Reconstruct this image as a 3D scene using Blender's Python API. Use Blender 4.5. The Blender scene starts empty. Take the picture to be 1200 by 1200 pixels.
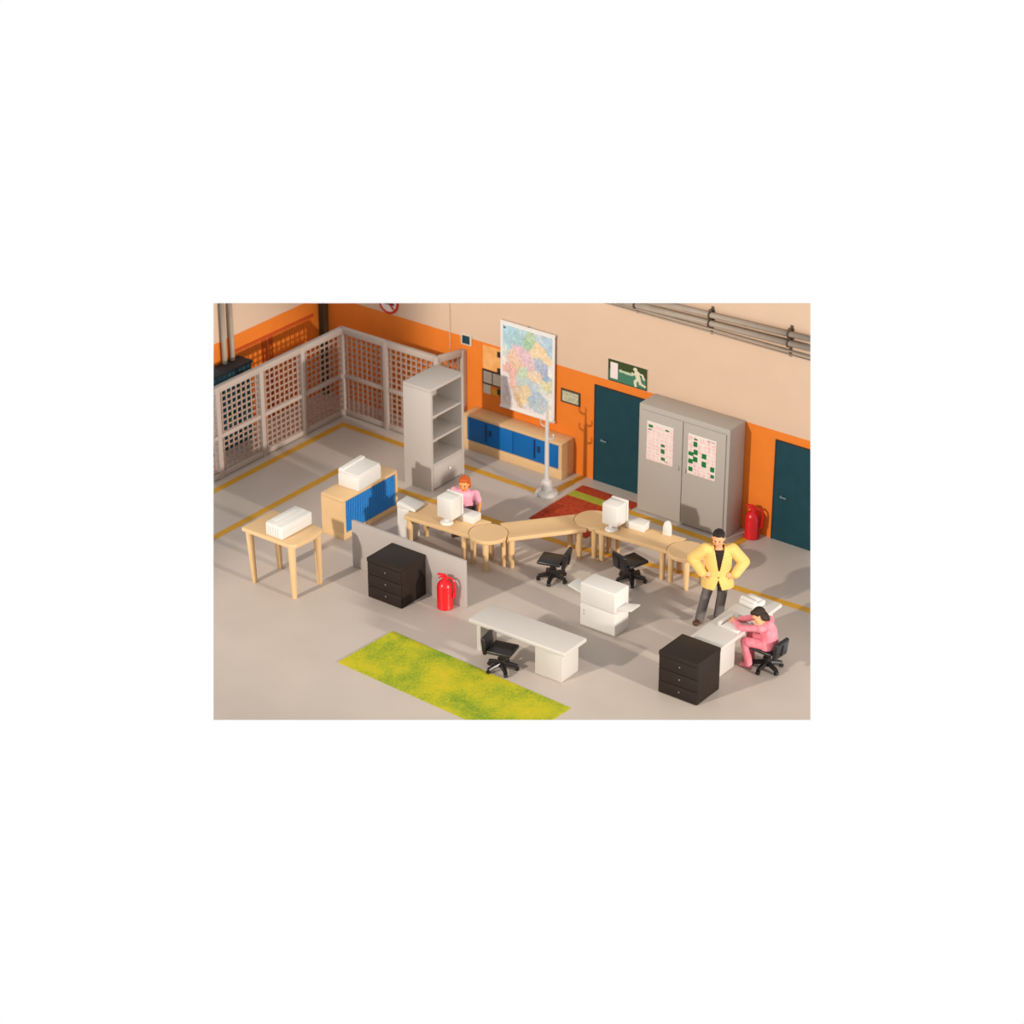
import bpy, bmesh, math, random
from mathutils import Vector, Matrix, noise
random.seed(4)
R = math.radians
sc = bpy.context.scene
COL = sc.collection
V = Vector

# ------------------------------------------------------------------ materials
def lin(c):
    return tuple((x/255/12.92) if x/255 <= 0.04045 else ((x/255+0.055)/1.055)**2.4 for x in c)
def mat(name, rgb, rough=0.5, spec=0.4, noise_amt=0.0, noise_scale=8.0, rgb2=None, coat=0.0, bump=0.0, bump_scale=60):
    m = bpy.data.materials.new(name); m.use_nodes = True
    nt = m.node_tree; b = nt.nodes['Principled BSDF']
    b.inputs['Roughness'].default_value = rough
    b.inputs['Specular IOR Level'].default_value = spec
    b.inputs['Coat Weight'].default_value = coat
    c = lin(rgb); b.inputs['Base Color'].default_value = (*c, 1)
    tc = nt.nodes.new('ShaderNodeTexCoord')
    if noise_amt or rgb2:
        n = nt.nodes.new('ShaderNodeTexNoise'); n.inputs['Scale'].default_value = noise_scale; n.inputs['Detail'].default_value = 4
        nt.links.new(tc.outputs['Object'], n.inputs['Vector'])
        r = nt.nodes.new('ShaderNodeValToRGB')
        c2 = lin(rgb2) if rgb2 else tuple(x*(1-noise_amt) for x in c)
        r.color_ramp.elements[0].position = 0.35; r.color_ramp.elements[1].position = 0.65
        r.color_ramp.elements[0].color = (*c2, 1); r.color_ramp.elements[1].color = (*c, 1)
        nt.links.new(n.outputs['Fac'], r.inputs['Fac']); nt.links.new(r.outputs['Color'], b.inputs['Base Color'])
    if bump:
        n2 = nt.nodes.new('ShaderNodeTexNoise'); n2.inputs['Scale'].default_value = bump_scale
        nt.links.new(tc.outputs['Object'], n2.inputs['Vector'])
        bp = nt.nodes.new('ShaderNodeBump'); bp.inputs['Strength'].default_value = bump; bp.inputs['Distance'].default_value = 0.01
        nt.links.new(n2.outputs['Fac'], bp.inputs['Height']); nt.links.new(bp.outputs['Normal'], b.inputs['Normal'])
    return m
def attr_mat(name, rough=0.6):
    m = bpy.data.materials.new(name); m.use_nodes = True
    nt = m.node_tree; b = nt.nodes['Principled BSDF']; b.inputs['Roughness'].default_value = rough
    b.inputs['Specular IOR Level'].default_value = 0.25
    a = nt.nodes.new('ShaderNodeAttribute'); a.attribute_name = 'Print'
    nt.links.new(a.outputs['Color'], b.inputs['Base Color'])
    return m
M = {}
M['floor'] = mat('floor_grey', (198, 186, 176), 0.42, 0.35, 0.05, 1.2)
M['line'] = mat('line_yellow', (214, 160, 52), 0.5, 0.3, 0.10, 5)
M['cream'] = mat('wall_cream', (222, 193, 168), 0.7, 0.2, 0.03, 1.5)
M['orange'] = mat('wall_orange', (238, 131, 45), 0.6, 0.25, 0.05, 3)
M['orange_dark'] = mat('shutter_orange', (196, 84, 34), 0.6, 0.25, 0.05, 3)
M['teal'] = mat('door_teal', (27, 69, 80), 0.6, 0.2, 0.12, 4)
M['teal_edge'] = mat('door_frame_dark', (34, 46, 52), 0.6)
M['metal'] = mat('handle_metal', (120, 140, 145), 0.35, 0.5)
M['pipe'] = mat('pipe_grey', (176, 160, 144), 0.5, 0.4, 0.08, 6)
M['clamp'] = mat('clamp_brown', (98, 82, 66), 0.5)
M['column'] = mat('column_olive', (72, 58, 40), 0.6)
M['fence'] = mat('fence_beige_grey', (186, 170, 160), 0.5, 0.4)
M['mesh'] = mat('fence_mesh_shaded', (172, 146, 132), 0.5, 0.3)  # darker and pinker than the frame: shading on the strips put into the colour
M['grey'] = mat('cabinet_grey', (182, 175, 167), 0.5, 0.35)
M['grey2'] = mat('shelf_grey', (186, 178, 171), 0.5, 0.35)
M['beige'] = mat('beige_plastic', (222, 186, 138), 0.45, 0.4, 0.03, 5)
M['white'] = mat('white_plastic', (222, 219, 214), 0.42, 0.45)
M['white2'] = mat('white_paper', (235, 232, 228), 0.6, 0.3)
M['desk_white'] = mat('white_desk_plastic', (204, 199, 193), 0.42, 0.4)
M['screen_grey'] = mat('partition_grey', (177, 169, 164), 0.5, 0.35)
M['blue'] = mat('blue_panel', (6, 102, 178), 0.5, 0.25)
M['blue2'] = mat('blue_ribbed', (56, 146, 226), 0.5, 0.25)
M['blue_dark'] = mat('blue_recess', (10, 45, 92), 0.5)
M['black'] = mat('black_plastic', (42, 33, 28), 0.5, 0.22)
M['black2'] = mat('black_chair', (27, 24, 24), 0.35, 0.5)
M['steel'] = mat('bright_steel', (200, 192, 186), 0.3, 0.6)
M['knob_grey'] = mat('knob_grey', (120, 112, 106), 0.4, 0.5)
M['red'] = mat('extinguisher_red', (214, 16, 28), 0.3, 0.5, coat=0.3)
M['stand'] = mat('stand_white', (206, 202, 198), 0.4, 0.4)
M['dark'] = mat('dark_clip', (58, 48, 40), 0.5)
M['peach'] = mat('peach_paper', (244, 186, 120), 0.7, 0.2, rgb2=(238, 166, 92), noise_scale=6)
M['note'] = mat('note_paper', (222, 210, 192), 0.7, 0.2, 0.12, 30)
M['yellow_note'] = mat('yellow_note', (228, 162, 60), 0.7, 0.2)
M['rug_red'] = mat('rug_red', (184, 76, 46), 0.9, 0.1, rgb2=(164, 60, 38), noise_scale=14, bump=0.5)
M['rug_lime'] = mat('rug_lime', (176, 172, 62), 0.9, 0.1, rgb2=(158, 164, 60), noise_scale=14, bump=0.5)
M['rug_green'] = None
M['print'] = attr_mat('printed_sheet')
M['skin'] = mat('skin', (238, 168, 122), 0.55, 0.3)
M['skin_orange'] = mat('skin_tan', (240, 158, 96), 0.55, 0.3)
M['jacket'] = mat('jacket_yellow', (234, 196, 116), 0.6, 0.2, 0.08, 9)
M['shirt'] = mat('shirt_dark', (44, 34, 32), 0.7, 0.2)
M['trouser'] = mat('trousers_grey', (104, 98, 96), 0.7, 0.2, 0.16, 16)
M['shoe'] = mat('shoe_brown', (74, 44, 30), 0.45)
M['hair_black'] = mat('hair_black', (38, 30, 26), 0.6, 0.3, bump=0.6, bump_scale=40)
M['hair_red'] = mat('hair_red', (196, 92, 34), 0.6, 0.3, bump=0.6, bump_scale=40)
M['hair_brown'] = mat('hair_brown', (58, 44, 30), 0.6, 0.3, 0.4, 30, bump=0.8, bump_scale=45)
M['pink'] = mat('shirt_pink', (244, 172, 194), 0.7, 0.2, 0.06, 10)
M['pink2'] = mat('suit_pink', (240, 148, 160), 0.7, 0.2, rgb2=(222, 116, 132), noise_scale=7)
M['eye'] = mat('eye_dark', (50, 34, 28), 0.4)
M['lip'] = mat('lip_red', (190, 92, 78), 0.5)
# grass-green rug: mottled lime, yellow and green
def rug_green():
    m = bpy.data.materials.new('rug_mottled_green'); m.use_nodes = True
    nt = m.node_tree; b = nt.nodes['Principled BSDF']; b.inputs['Roughness'].default_value = 0.9
    b.inputs['Specular IOR Level'].default_value = 0.1
    tc = nt.nodes.new('ShaderNodeTexCoord')
    n1 = nt.nodes.new('ShaderNodeTexNoise'); n1.inputs['Scale'].default_value = 1.6; n1.inputs['Detail'].default_value = 3
    n2 = nt.nodes.new('ShaderNodeTexNoise'); n2.inputs['Scale'].default_value = 30; n2.inputs['Detail'].default_value = 5
    for n in (n1, n2): nt.links.new(tc.outputs['Object'], n.inputs['Vector'])
    mx = nt.nodes.new('ShaderNodeMath'); mx.operation = 'MULTIPLY_ADD'; mx.inputs[1].default_value = 0.40
    nt.links.new(n2.outputs['Fac'], mx.inputs[0])
    m2 = nt.nodes.new('ShaderNodeMath'); m2.operation = 'MULTIPLY'; m2.inputs[1].default_value = 0.60
    nt.links.new(n1.outputs['Fac'], m2.inputs[0]); nt.links.new(m2.outputs[0], mx.inputs[2])
    r = nt.nodes.new('ShaderNodeValToRGB'); cr = r.color_ramp
    cr.elements[0].position = 0.36; cr.elements[0].color = (*lin((122, 150, 46)), 1)
    cr.elements[1].position = 0.66; cr.elements[1].color = (*lin((206, 186, 46)), 1)
    e = cr.elements.new(0.46); e.color = (*lin((160, 170, 46)), 1)
    e = cr.elements.new(0.54); e.color = (*lin((186, 182, 44)), 1)
    nt.links.new(mx.outputs[0], r.inputs['Fac']); nt.links.new(r.outputs['Color'], b.inputs['Base Color'])
    bp = nt.nodes.new('ShaderNodeBump'); bp.inputs['Strength'].default_value = 0.6; bp.inputs['Distance'].default_value = 0.01
    nt.links.new(n2.outputs['Fac'], bp.inputs['Height']); nt.links.new(bp.outputs['Normal'], b.inputs['Normal'])
    return m
M['rug_green'] = rug_green()

# ------------------------------------------------------------------ object helpers
def tag(o, label=None, cat=None, group=None, kind=None):
    if label: o['label'] = label
    if cat: o['category'] = cat
    if group: o['group'] = group
    if kind: o['kind'] = kind
    return o
def thing(name, label, cat, loc=(0, 0, 0), rz=0.0, group=None):
    o = bpy.data.objects.new(name, None); o.empty_display_size = 0.1
    COL.objects.link(o); o.location = loc; o.rotation_euler = (0, 0, rz)
    return tag(o, label, cat, group)
def copy_tree(o, parent=None):
    c = o.copy(); COL.objects.link(c)
    if parent: c.parent = parent
    for ch in list(o.children): copy_tree(ch, c)
    return c

class MB:
    def __init__(s): s.bm = bmesh.new()
    def _mat(s, faces, mi):
        for f in faces: f.material_index = mi
    def box(s, x0, x1, y0, y1, z0, z1, bev=0.0, mi=0, mtx=None, seg=2):
        r = bmesh.ops.create_cube(s.bm, size=1.0)
        vs = r['verts']
        for v in vs:
            v.co = V((x0+(v.co.x+.5)*(x1-x0), y0+(v.co.y+.5)*(y1-y0), z0+(v.co.z+.5)*(z1-z0)))
        fs = set(f for v in vs for f in v.link_faces); s._mat(fs, mi)
        es = list(set(e for v in vs for e in v.link_edges))
        allv = vs
        if bev > 0:
            rr = bmesh.ops.bevel(s.bm, geom=es, offset=bev, segments=seg, profile=0.5, affect='EDGES')
            s._mat(rr['faces'], mi)
            allv = set(vs) & set(s.bm.verts) if False else set(v for f in rr['faces'] for v in f.verts)
            for v in list(allv):
                for f in v.link_faces:
                    f.material_index = mi
        if mtx is not None:
            for v in set(allv): v.co = mtx @ v.co
        return s
    def prism(s, pts, z0, z1, bev=0.0, mi=0):
        vb = [s.bm.verts.new((p[0], p[1], z0)) for p in pts]; vt = [s.bm.verts.new((p[0], p[1], z1)) for p in pts]
        n = len(pts); fs = [s.bm.faces.new(vb[::-1]), s.bm.faces.new(vt)]
        for i in range(n): fs.append(s.bm.faces.new((vb[i], vb[(i+1) % n], vt[(i+1) % n], vt[i])))
        s._mat(fs, mi)
        bmesh.ops.recalc_face_normals(s.bm, faces=fs)
        if bev > 0:
            es = [e for e in fs[1].edges] + [e for e in fs[0].edges]
            bmesh.ops.bevel(s.bm, geom=es, offset=bev, segments=2, profile=0.5, affect='EDGES')
        return s
    def lathe(s, prof, c=(0, 0, 0), n=24, mi=0):
        rings = []
        for r, z in prof:
            if r < 1e-5: rings.append([s.bm.verts.new((c[0], c[1], c[2]+z))])
            else: rings.append([s.bm.verts.new((c[0]+r*math.cos(2*math.pi*k/n), c[1]+r*math.sin(2*math.pi*k/n), c[2]+z)) for k in range(n)])
        fs = []
        for a, b in zip(rings, rings[1:]):
            for k in range(n):
                k2 = (k+1) % n
                if len(a) == 1 and len(b) == 1: continue
                if len(a) == 1: fs.append(s.bm.faces.new((a[0], b[k2], b[k])))
                elif len(b) == 1: fs.append(s.bm.faces.new((a[k], a[k2], b[0])))
                else: fs.append(s.bm.faces.new((a[k], a[k2], b[k2], b[k])))
        if len(rings[0]) > 1: fs.append(s.bm.faces.new(rings[0][::-1]))
        if len(rings[-1]) > 1: fs.append(s.bm.faces.new(rings[-1]))
        bmesh.ops.recalc_face_normals(s.bm, faces=fs); s._mat(fs, mi)
        return s
    def cone(s, p0, p1, r0, r1, n=16, mi=0, caps=True):
        p0, p1 = V(p0), V(p1); d = (p1-p0).normalized()
        a = d.orthogonal().normalized(); b = d.cross(a)
        A = [s.bm.verts.new(p0+(a*math.cos(t)+b*math.sin(t))*r0) for t in [2*math.pi*k/n for k in range(n)]]
        B = [s.bm.verts.new(p1+(a*math.cos(t)+b*math.sin(t))*r1) for t in [2*math.pi*k/n for k in range(n)]]
        fs = [s.bm.faces.new((A[k], A[(k+1) % n], B[(k+1) % n], B[k])) for k in range(n)]
        if caps: fs += [s.bm.faces.new(A[::-1]), s.bm.faces.new(B)]
        bmesh.ops.recalc_face_normals(s.bm, faces=fs); s._mat(fs, mi)
        return s
    def tube(s, path, r, n=10, mi=0):
        path = [V(p) for p in path]; rings = []
        up = V((0.13, 0.31, 0.94)).normalized()
        for i, p in enumerate(path):
            d = (path[min(i+1, len(path)-1)]-path[max(i-1, 0)]).normalized()
            a = d.cross(up); a = a.normalized() if a.length > 1e-4 else d.orthogonal().normalized()
            b = d.cross(a)
            rr = r[i] if isinstance(r, (list, tuple)) else r
            rings.append([s.bm.verts.new(p+(a*math.cos(t)+b*math.sin(t))*rr) for t in [2*math.pi*k/n for k in range(n)]])
        fs = []
        for A, B in zip(rings, rings[1:]):
            fs += [s.bm.faces.new((A[k], A[(k+1) % n], B[(k+1) % n], B[k])) for k in range(n)]
        fs += [s.bm.faces.new(rings[0][::-1]), s.bm.faces.new(rings[-1])]
        bmesh.ops.recalc_face_normals(s.bm, faces=fs); s._mat(fs, mi)
        return s
    def ball(s, c, r, mi=0, n=16):
        rad = V(r) if isinstance(r, (list, tuple)) else V((r, r, r))
        rr = bmesh.ops.create_uvsphere(s.bm, u_segments=n, v_segments=max(8, n//2), radius=1.0)
        for v in rr['verts']: v.co = V(c)+V((v.co.x*rad.x, v.co.y*rad.y, v.co.z*rad.z))
        s._mat(set(f for v in rr['verts'] for f in v.link_faces), mi)
        return s
    def build(s, name, mats, parent=None, smooth=True, loc=None, ang=0.6):
        me = bpy.data.meshes.new(name)
        if smooth:
            for f in s.bm.faces: f.smooth = True
            for e in s.bm.edges:
                if len(e.link_faces) == 2 and e.calc_face_angle(0) > ang: e.smooth = False
        s.bm.to_mesh(me); s.bm.free()
        for m in (mats if isinstance(mats, (list, tuple)) else [mats]): me.materials.append(M[m])
        o = bpy.data.objects.new(name, me); COL.objects.link(o)
        if parent: o.parent = parent
        if loc: o.location = loc
        return o
def struct(o, kind='structure'):
    o['kind'] = kind; return o

def printed(name, w, h, fn, nx, ny, mtx, parent=None, thick=0.012):
    """flat printed panel of w x h standing in local XZ, facing -Y; fn(u, v) gives the sRGB ink colour at u right, v down"""
    bm = bmesh.new(); lay = bm.loops.layers.float_color.new('Print')
    g = [[bm.verts.new(mtx @ V((w*i/nx-w/2, 0, h/2-h*j/ny))) for i in range(nx+1)] for j in range(ny+1)]
    for j in range(ny):
        for i in range(nx):
            f = bm.faces.new((g[j][i], g[j+1][i], g[j+1][i+1], g[j][i+1]))
            c = (*lin(fn((i+.5)/nx, (j+.5)/ny)), 1)
            for l in f.loops: l[lay] = c
    edge = (*lin((225, 222, 216)), 1)
    vb = [bm.verts.new(mtx @ V((x*w/2, thick, z*h/2))) for x, z in ((-1, 1), (1, 1), (1, -1), (-1, -1))]
    rim = [[g[0][i] for i in range(nx+1)], [g[j][nx] for j in range(ny+1)], [g[ny][i] for i in range(nx, -1, -1)], [g[j][0] for j in range(ny, -1, -1)]]
    new = [bm.faces.new(vb)]
    for k in range(4): new.append(bm.faces.new(rim[k]+[vb[(k+1) % 4], vb[k]]))
    for f in new:
        for l in f.loops: l[lay] = edge
    bmesh.ops.recalc_face_normals(bm, faces=bm.faces[:])
    me = bpy.data.meshes.new(name); bm.to_mesh(me); bm.free(); me.materials.append(M['print'])
    o = bpy.data.objects.new(name, me); COL.objects.link(o)
    if parent: o.parent = parent
    return o

# ------------------------------------------------------------------ camera
F_PX = 2954.7
CAM = V((29.42, -34.03, 20.6)); PITCH, YAW = 0.47313, 0.64868
cd = bpy.data.cameras.new('camera'); co = bpy.data.objects.new('camera', cd); COL.objects.link(co)
co.location = CAM; co.rotation_euler = (math.pi/2-PITCH, 0, YAW)
cd.sensor_width = 36; cd.lens = 36*F_PX/1200; cd.clip_end = 300; cd.clip_start = 1
cd.dof.use_dof = True; cd.dof.focus_distance = 41.8; cd.dof.aperture_fstop = 0.55
sc.camera = co
CR = co.rotation_euler.to_matrix()
def ray(px, py): return (CR @ V(((px-600)/F_PX, -(py-600)/F_PX, -1))).normalized()

# ------------------------------------------------------------------ the setting
m = MB()
m.box(-1.0, 14, -11.5, 0.0, -0.03, 0.0)
def strip(p, q, w=0.15, z=0.0012):
    p, q = V((p[0], p[1], 0)), V((q[0], q[1], 0)); d = (q-p).normalized(); n = V((-d.y, d.x, 0))*w/2
    vs = [m.bm.verts.new(v+V((0, 0, z))) for v in (p+n, p-n, q-n, q+n)]
    f = m.bm.faces.new(vs); f.material_index = 1; f.normal_update()
    if f.normal.z < 0: f.normal_flip()
strip((0.28, -6.5), (0.28, -0.93)); strip((0.215, -0.98), (5.15, -1.03), z=0.0016)
strip((5.23, -1.0), (5.28, 0)); strip((1.53, -7.5), (1.53, -2.5)); strip((1.465, -2.56), (6.7, -2.38), z=0.0016)
strip((6.64, -2.40), (9.0, -1.97)); strip((8.94, -1.965), (13, -1.74), z=0.0016)
strip((6.62, -0.69), (9.0, -0.75)); strip((8.96, -0.80), (9.0, 0), z=0.0016)
struct(m.build('floor', ['floor', 'line'], smooth=False))
m = MB(); m.box(-1.05, 14, 0, 0.06, -0.03, 2.075, mi=0); m.box(-1.05, 14, 0, 0.06, 2.075, 5.5, mi=1)
struct(m.build('wall_back', ['orange', 'cream'], smooth=False))
m = MB(); m.box(-1.05, -1.0, -7, 0, -0.03, 2.05, mi=0); m.box(-1.05, -1.0, -7, 0, 2.05, 5.5, mi=1)
struct(m.build('wall_left', ['orange', 'cream'], smooth=False))
m = MB(); m.box(-1.0, -0.86, -0.14, 0.0, 0, 5.5, 0.01)
struct(m.build('trim_1', 'column', smooth=False))
# roller shutter in the left wall: ribs between two posts under a head rail
m = MB()
for k in range(34):
    y = -2.62+k*0.068
    m.box(-1.0, -0.990, y, y+0.05, 0, 1.70)
m.box(-1.0, -0.975, -2.66, -0.30, 1.70, 1.76, mi=1)
m.box(-1.0, -0.97, -1.78, -1.66, 0, 1.70, mi=1); m.box(-1.0, -0.97, -1.58, -1.50, 0, 1.70, mi=1)
struct(m.build('door_3', ['orange', 'orange_dark'], smooth=False))

def door(name, x0, x1, h, hx, hz):
    m = MB(); m.box(x0, x1, -0.018, 0, 0, h, 0.004)
    d = struct(m.build(name, 'teal', smooth=False))
    m = MB(); m.box(x0-0.025, x0, -0.022, 0, 0, h+0.025); m.box(x1, x1+0.025, -0.022, 0, 0, h+0.025); m.box(x0, x1, -0.022, 0, h, h+0.025)
    m.build('door_frame', 'teal_edge', d, smooth=False)
    m = MB(); m.box(hx, hx+0.03, -0.05, -0.018, hz-.02, hz+.02, 0.004); m.box(hx, hx+0.13, -0.062, -0.045, hz-0.012, hz+0.012, 0.005)
    m.build('door_handle', 'metal', d)
door('door_1', 5.53, 6.62, 1.895, 5.68, 0.86)
door('door_2', 9.36, 10.45, 1.895, 9.50, 0.87)

# pipes high on the back wall
def pz(x, z0, sl): return z0+(x-7.0)*sl
for lab, z0, sl, r, nm in (('uppermost thick grey pipe along the top of the cream wall', 3.88, 0.033, 0.052, 'pipe'),
                           ('second thick grey pipe from the top, under the uppermost pipe', 3.735, 0.026, 0.058, 'pipe'),
                           ('thin grey conduit just below the two thick pipes', 3.645, 0.006, 0.022, 'conduit'),
                           ('lowest thin conduit of the pipe run on the cream wall', 3.590, 0.002, 0.014, 'conduit')):
    m = MB(); m.tube([(x, -0.085, pz(x, z0, sl)) for x in (4.6, 7.5, 14)], r, 14)
    tag(m.build(nm, 'pipe'), lab, 'pipe', 'pipes high on the back wall')
for x, lab in ((6.40, 'brown pipe clamp nearest the exit sign, at the upper picture edge'), (7.95, 'brown pipe clamp above the tall grey double cabinet'),
               (9.53, 'brown pipe clamp above the right-hand teal door')):
    b = thing('pipe_clamp', lab, 'pipe clamp', (x, 0, 3.6), 0, 'pipe clamps on the back wall')
    za, zb = pz(x, 3.88, .033)-3.6, pz(x, 3.735, .026)-3.6
    m = MB(); m.box(-0.025, 0.025, -0.02, 0, -0.07, za+0.13, 0.004); m.build('rail', 'clamp', b)
    for z, r in ((za, 0.062), (zb, 0.068)):
        m = MB(); n = 18
        for k in range(n):
            a0, a1 = 2*math.pi*k/n, 2*math.pi*(k+1)/n
            m.tube([(0, -0.085+r*math.cos(a0), z+r*math.sin(a0)), (0, -0.085+r*math.cos(a1), z+r*math.sin(a1))], 0.016, 6)
        m.box(-0.03, 0.03, -0.1, -0.02, z+r, z+r+0.03, 0.004)
        m.build('pipe_ring', 'clamp', b)
for y, lab in ((-2.66, 'right one of the two upright grey pipes above the teal cabinet at the left wall'), (-2.87, 'left one of the two upright grey pipes above the teal cabinet at the left wall')):
    m = MB(); m.tube([(-0.93, y, 1.62), (-0.93, y, 3.0), (-0.93, y, 5.2)], 0.05, 14)
    tag(m.build('upright_pipe', 'pipe'), lab, 'pipe', 'upright pipes on the left wall')
# tall teal cabinet behind the fence
t = thing('machine_cabinet', 'tall dark teal machine cabinet behind the wire fence at the left wall', 'cabinet', (-0.8, -3.3, 0))
m = MB(); m.box(-0.18, 0.15, -1.2, 0.85, 0, 1.56, 0.01); m.build('cabinet_body', 'teal', t)
m = MB(); m.box(-0.19, 0.17, -1.22, 0.87, 1.56, 1.62, 0.008); m.build('cabinet_top', 'teal_edge', t)
m = MB(); m.box(0.15, 0.16, 0.45, 0.62, 1.40, 1.50, 0.003); m.build('vent', 'black', t)

# ------------------------------------------------------------------ wire fence (three runs joined at the corner posts)
fence = thing('wire_fence', 'beige-grey woven wire fence with posts and rails closing off the back left corner', 'fence', (0, -0.6, 0))
def fbox(name, p, q, w, z0, z1, bev=0.006):
    p, q = V((*p, 0)), V((*q, 0)); d = q-p; L = d.length; a = math.atan2(d.y, d.x)
    m = MB(); m.box(0, L, -w/2, w/2, z0, z1, bev, mtx=Matrix.Translation(p) @ Matrix.Rotation(a, 4, 'Z')); return m.build(name, 'fence', fence)
def fpost(x, y):
    m = MB(); m.box(x-.055, x+.055, y-.055, y+.055, 0, 1.825, 0.008); m.build('post', 'fence', fence)
def fpanel(p, q):
    p3, q3 = V((*p, 0)), V((*q, 0)); d = (q3-p3); L = d.length; d.normalize(); a = math.atan2(d.y, d.x)
    fbox('top_rail', p, q, 0.095, 1.71, 1.83); fbox('mid_rail', p, q, 0.07, 0.79, 0.87); fbox('bottom_rail', p, q, 0.08, 0.02, 0.12)
    T = Matrix.Translation(p3) @ Matrix.Rotation(a, 4, 'Z')
    for z0, z1, nr in ((0.87, 1.71, 7), (0.12, 0.79, 6)):
        m = MB(); nc = max(4, round(L/0.125)); pw = L/nc; ph = (z1-z0)/nr
        for i in range(nc+1):
            x = i*pw; m.box(max(0, x-.017), min(L, x+.017), -0.011, -0.001, z0, z1, mtx=T)
        for j in range(nr+1):
            z = z0+j*ph; m.box(0, L, 0.001, 0.011, max(z0, z-.018), min(z1, z+.018), mtx=T)
        m.build('woven_mesh', 'mesh', fence, smooth=False)
FY = -0.6+0.6     # local y of the back run
ys = [0, -1.18, -2.33, -3.5, -4.7]
for y in ys[:4]: fpost(0, y)
for a_, b_ in zip(ys, ys[1:]): fpanel((0, b_), (0, a_))
for x in (1.09, 2.33): fpost(x, 0)
fpanel((0, 0), (1.09, 0)); fpanel((1.09, 0), (2.33, 0))
fpost(2.50, 0.545); fpanel((2.33, 0), (2.50, 0.545))

# ------------------------------------------------------------------ signs and papers on the back wall
RZ = Matrix.Rotation
def wall_mtx(x, z, y=-0.013): return Matrix.Translation((x, y, z))
def fbm(x, y, s): return noise.fractal(V((x*s, y*s, 3.7)), 1.0, 2.0, 4)
SEEDS = [((.2, .08), (150, 205, 228)), ((.4, .06), (166, 208, 226)), ((.12, .2), (158, 206, 224)), ((.33, .16), (150, 200, 212)), ((.52, .15), (140, 190, 150)),
         ((.55, .1), (166, 200, 160)), ((.85, .08), (160, 200, 226)), ((.95, .2), (156, 196, 226)), ((.72, .06), (180, 206, 220)), ((.72, .25), (240, 206, 150)), ((.62, .28), (236, 214, 170)),
         ((.85, .3), (238, 208, 158)), ((.08, .3), (206, 222, 224)), ((.35, .28), (228, 184, 196)), ((.5, .33), (222, 180, 200)), ((.42, .4), (226, 186, 196)), ((.58, .42), (224, 190, 196)),
         ((.22, .38), (236, 188, 160)), ((.3, .45), (232, 192, 150)), ((.15, .5), (232, 170, 156)), ((.22, .58), (232, 168, 160)), ((.06, .45), (232, 226, 222)), ((.8, .42), (150, 170, 206)),
         ((.75, .4), (164, 184, 210)), ((.88, .5), (140, 176, 212)), ((.95, .42), (234, 232, 234)), ((.4, .55), (186, 214, 184)), ((.38, .63), (184, 212, 206)), ((.6, .52), (240, 214, 178)), ((.68, .56), (240, 210, 176)),
         ((.85, .6), (222, 218, 164)), ((.92, .6), (214, 212, 160)), ((.6, .66), (180, 206, 224)), ((.65, .74), (160, 192, 220)), ((.6, .84), (160, 194, 218)), ((.78, .82), (168, 198, 220)), ((.7, .9), (176, 204, 220)),
         ((.25, .66), (232, 176, 166)), ((.1, .68), (228, 220, 226)), ((.48, .74), (238, 212, 160)), ((.45, .84), (234, 210, 160)), ((.33, .78), (222, 196, 160)), ((.35, .86), (214, 176, 120)), ((.15, .82), (214, 206, 214)),  # brown patch low on the left: bookcase shadow painted into the print
         ((.2, .92), (224, 216, 222)), ((.85, .72), (236, 234, 234)), ((.93, .8), (230, 232, 232)), ((.9, .93), (236, 234, 232)), ((.5, .95), (226, 222, 230)), ((.82, .66), (208, 226, 216))]
def map_ink(u, v):
    if u < .04 or u > .955 or v < .03 or v > .955: return (238, 235, 232)
    if .05 < u < .1 and .055 < v < .075: return (90, 70, 80)
    du, dv = fbm(u, v, 9)*.05, fbm(u+5, v+2, 9)*.05
    s = sorted(((u+du-a[0])**2+((v+dv-a[1])*1.3)**2, c) for a, c in SEEDS)
    c = s[0][1]; k = fbm(u+9, v, 26)
    if math.sqrt(s[1][0])-math.sqrt(s[0][0]) < .008: c = tuple(x*.95 for x in c)
    c = tuple(x*.72+y*.28 for x, y in zip(c, (238, 230, 224)))
    k2 = fbm(u+1, v+7, 60)
    if k > .12: c = tuple(min(255, x*1.03+8) for x in c)
    if k2 < -.3: c = tuple(x*.92 for x in c)
    return c
mp = thing('wall_map', 'large pastel wall map with white border above the blue-fronted sideboard', 'map', (4.02, -0.06, 0.93))
printed('map_sheet', 1.24, 1.70, map_ink, 72, 96, Matrix.Translation((0, 0, 0.86)), mp, 0.02)
m = MB(); m.cone((-0.63, 0.005, 0.0), (0.63, 0.005, 0.0), 0.024, 0.024, 12); m.build('bottom_rod', 'white2', mp)
m = MB(); m.cone((-0.63, 0.01, 1.715), (0.63, 0.01, 1.715), 0.018, 0.018, 12); m.build('top_rod', 'white2', mp)
m = MB(); m.box(-0.01, 0.01, 0.015, 0.06, 1.70, 1.73); m.build('hanger', 'dark', mp)

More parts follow.
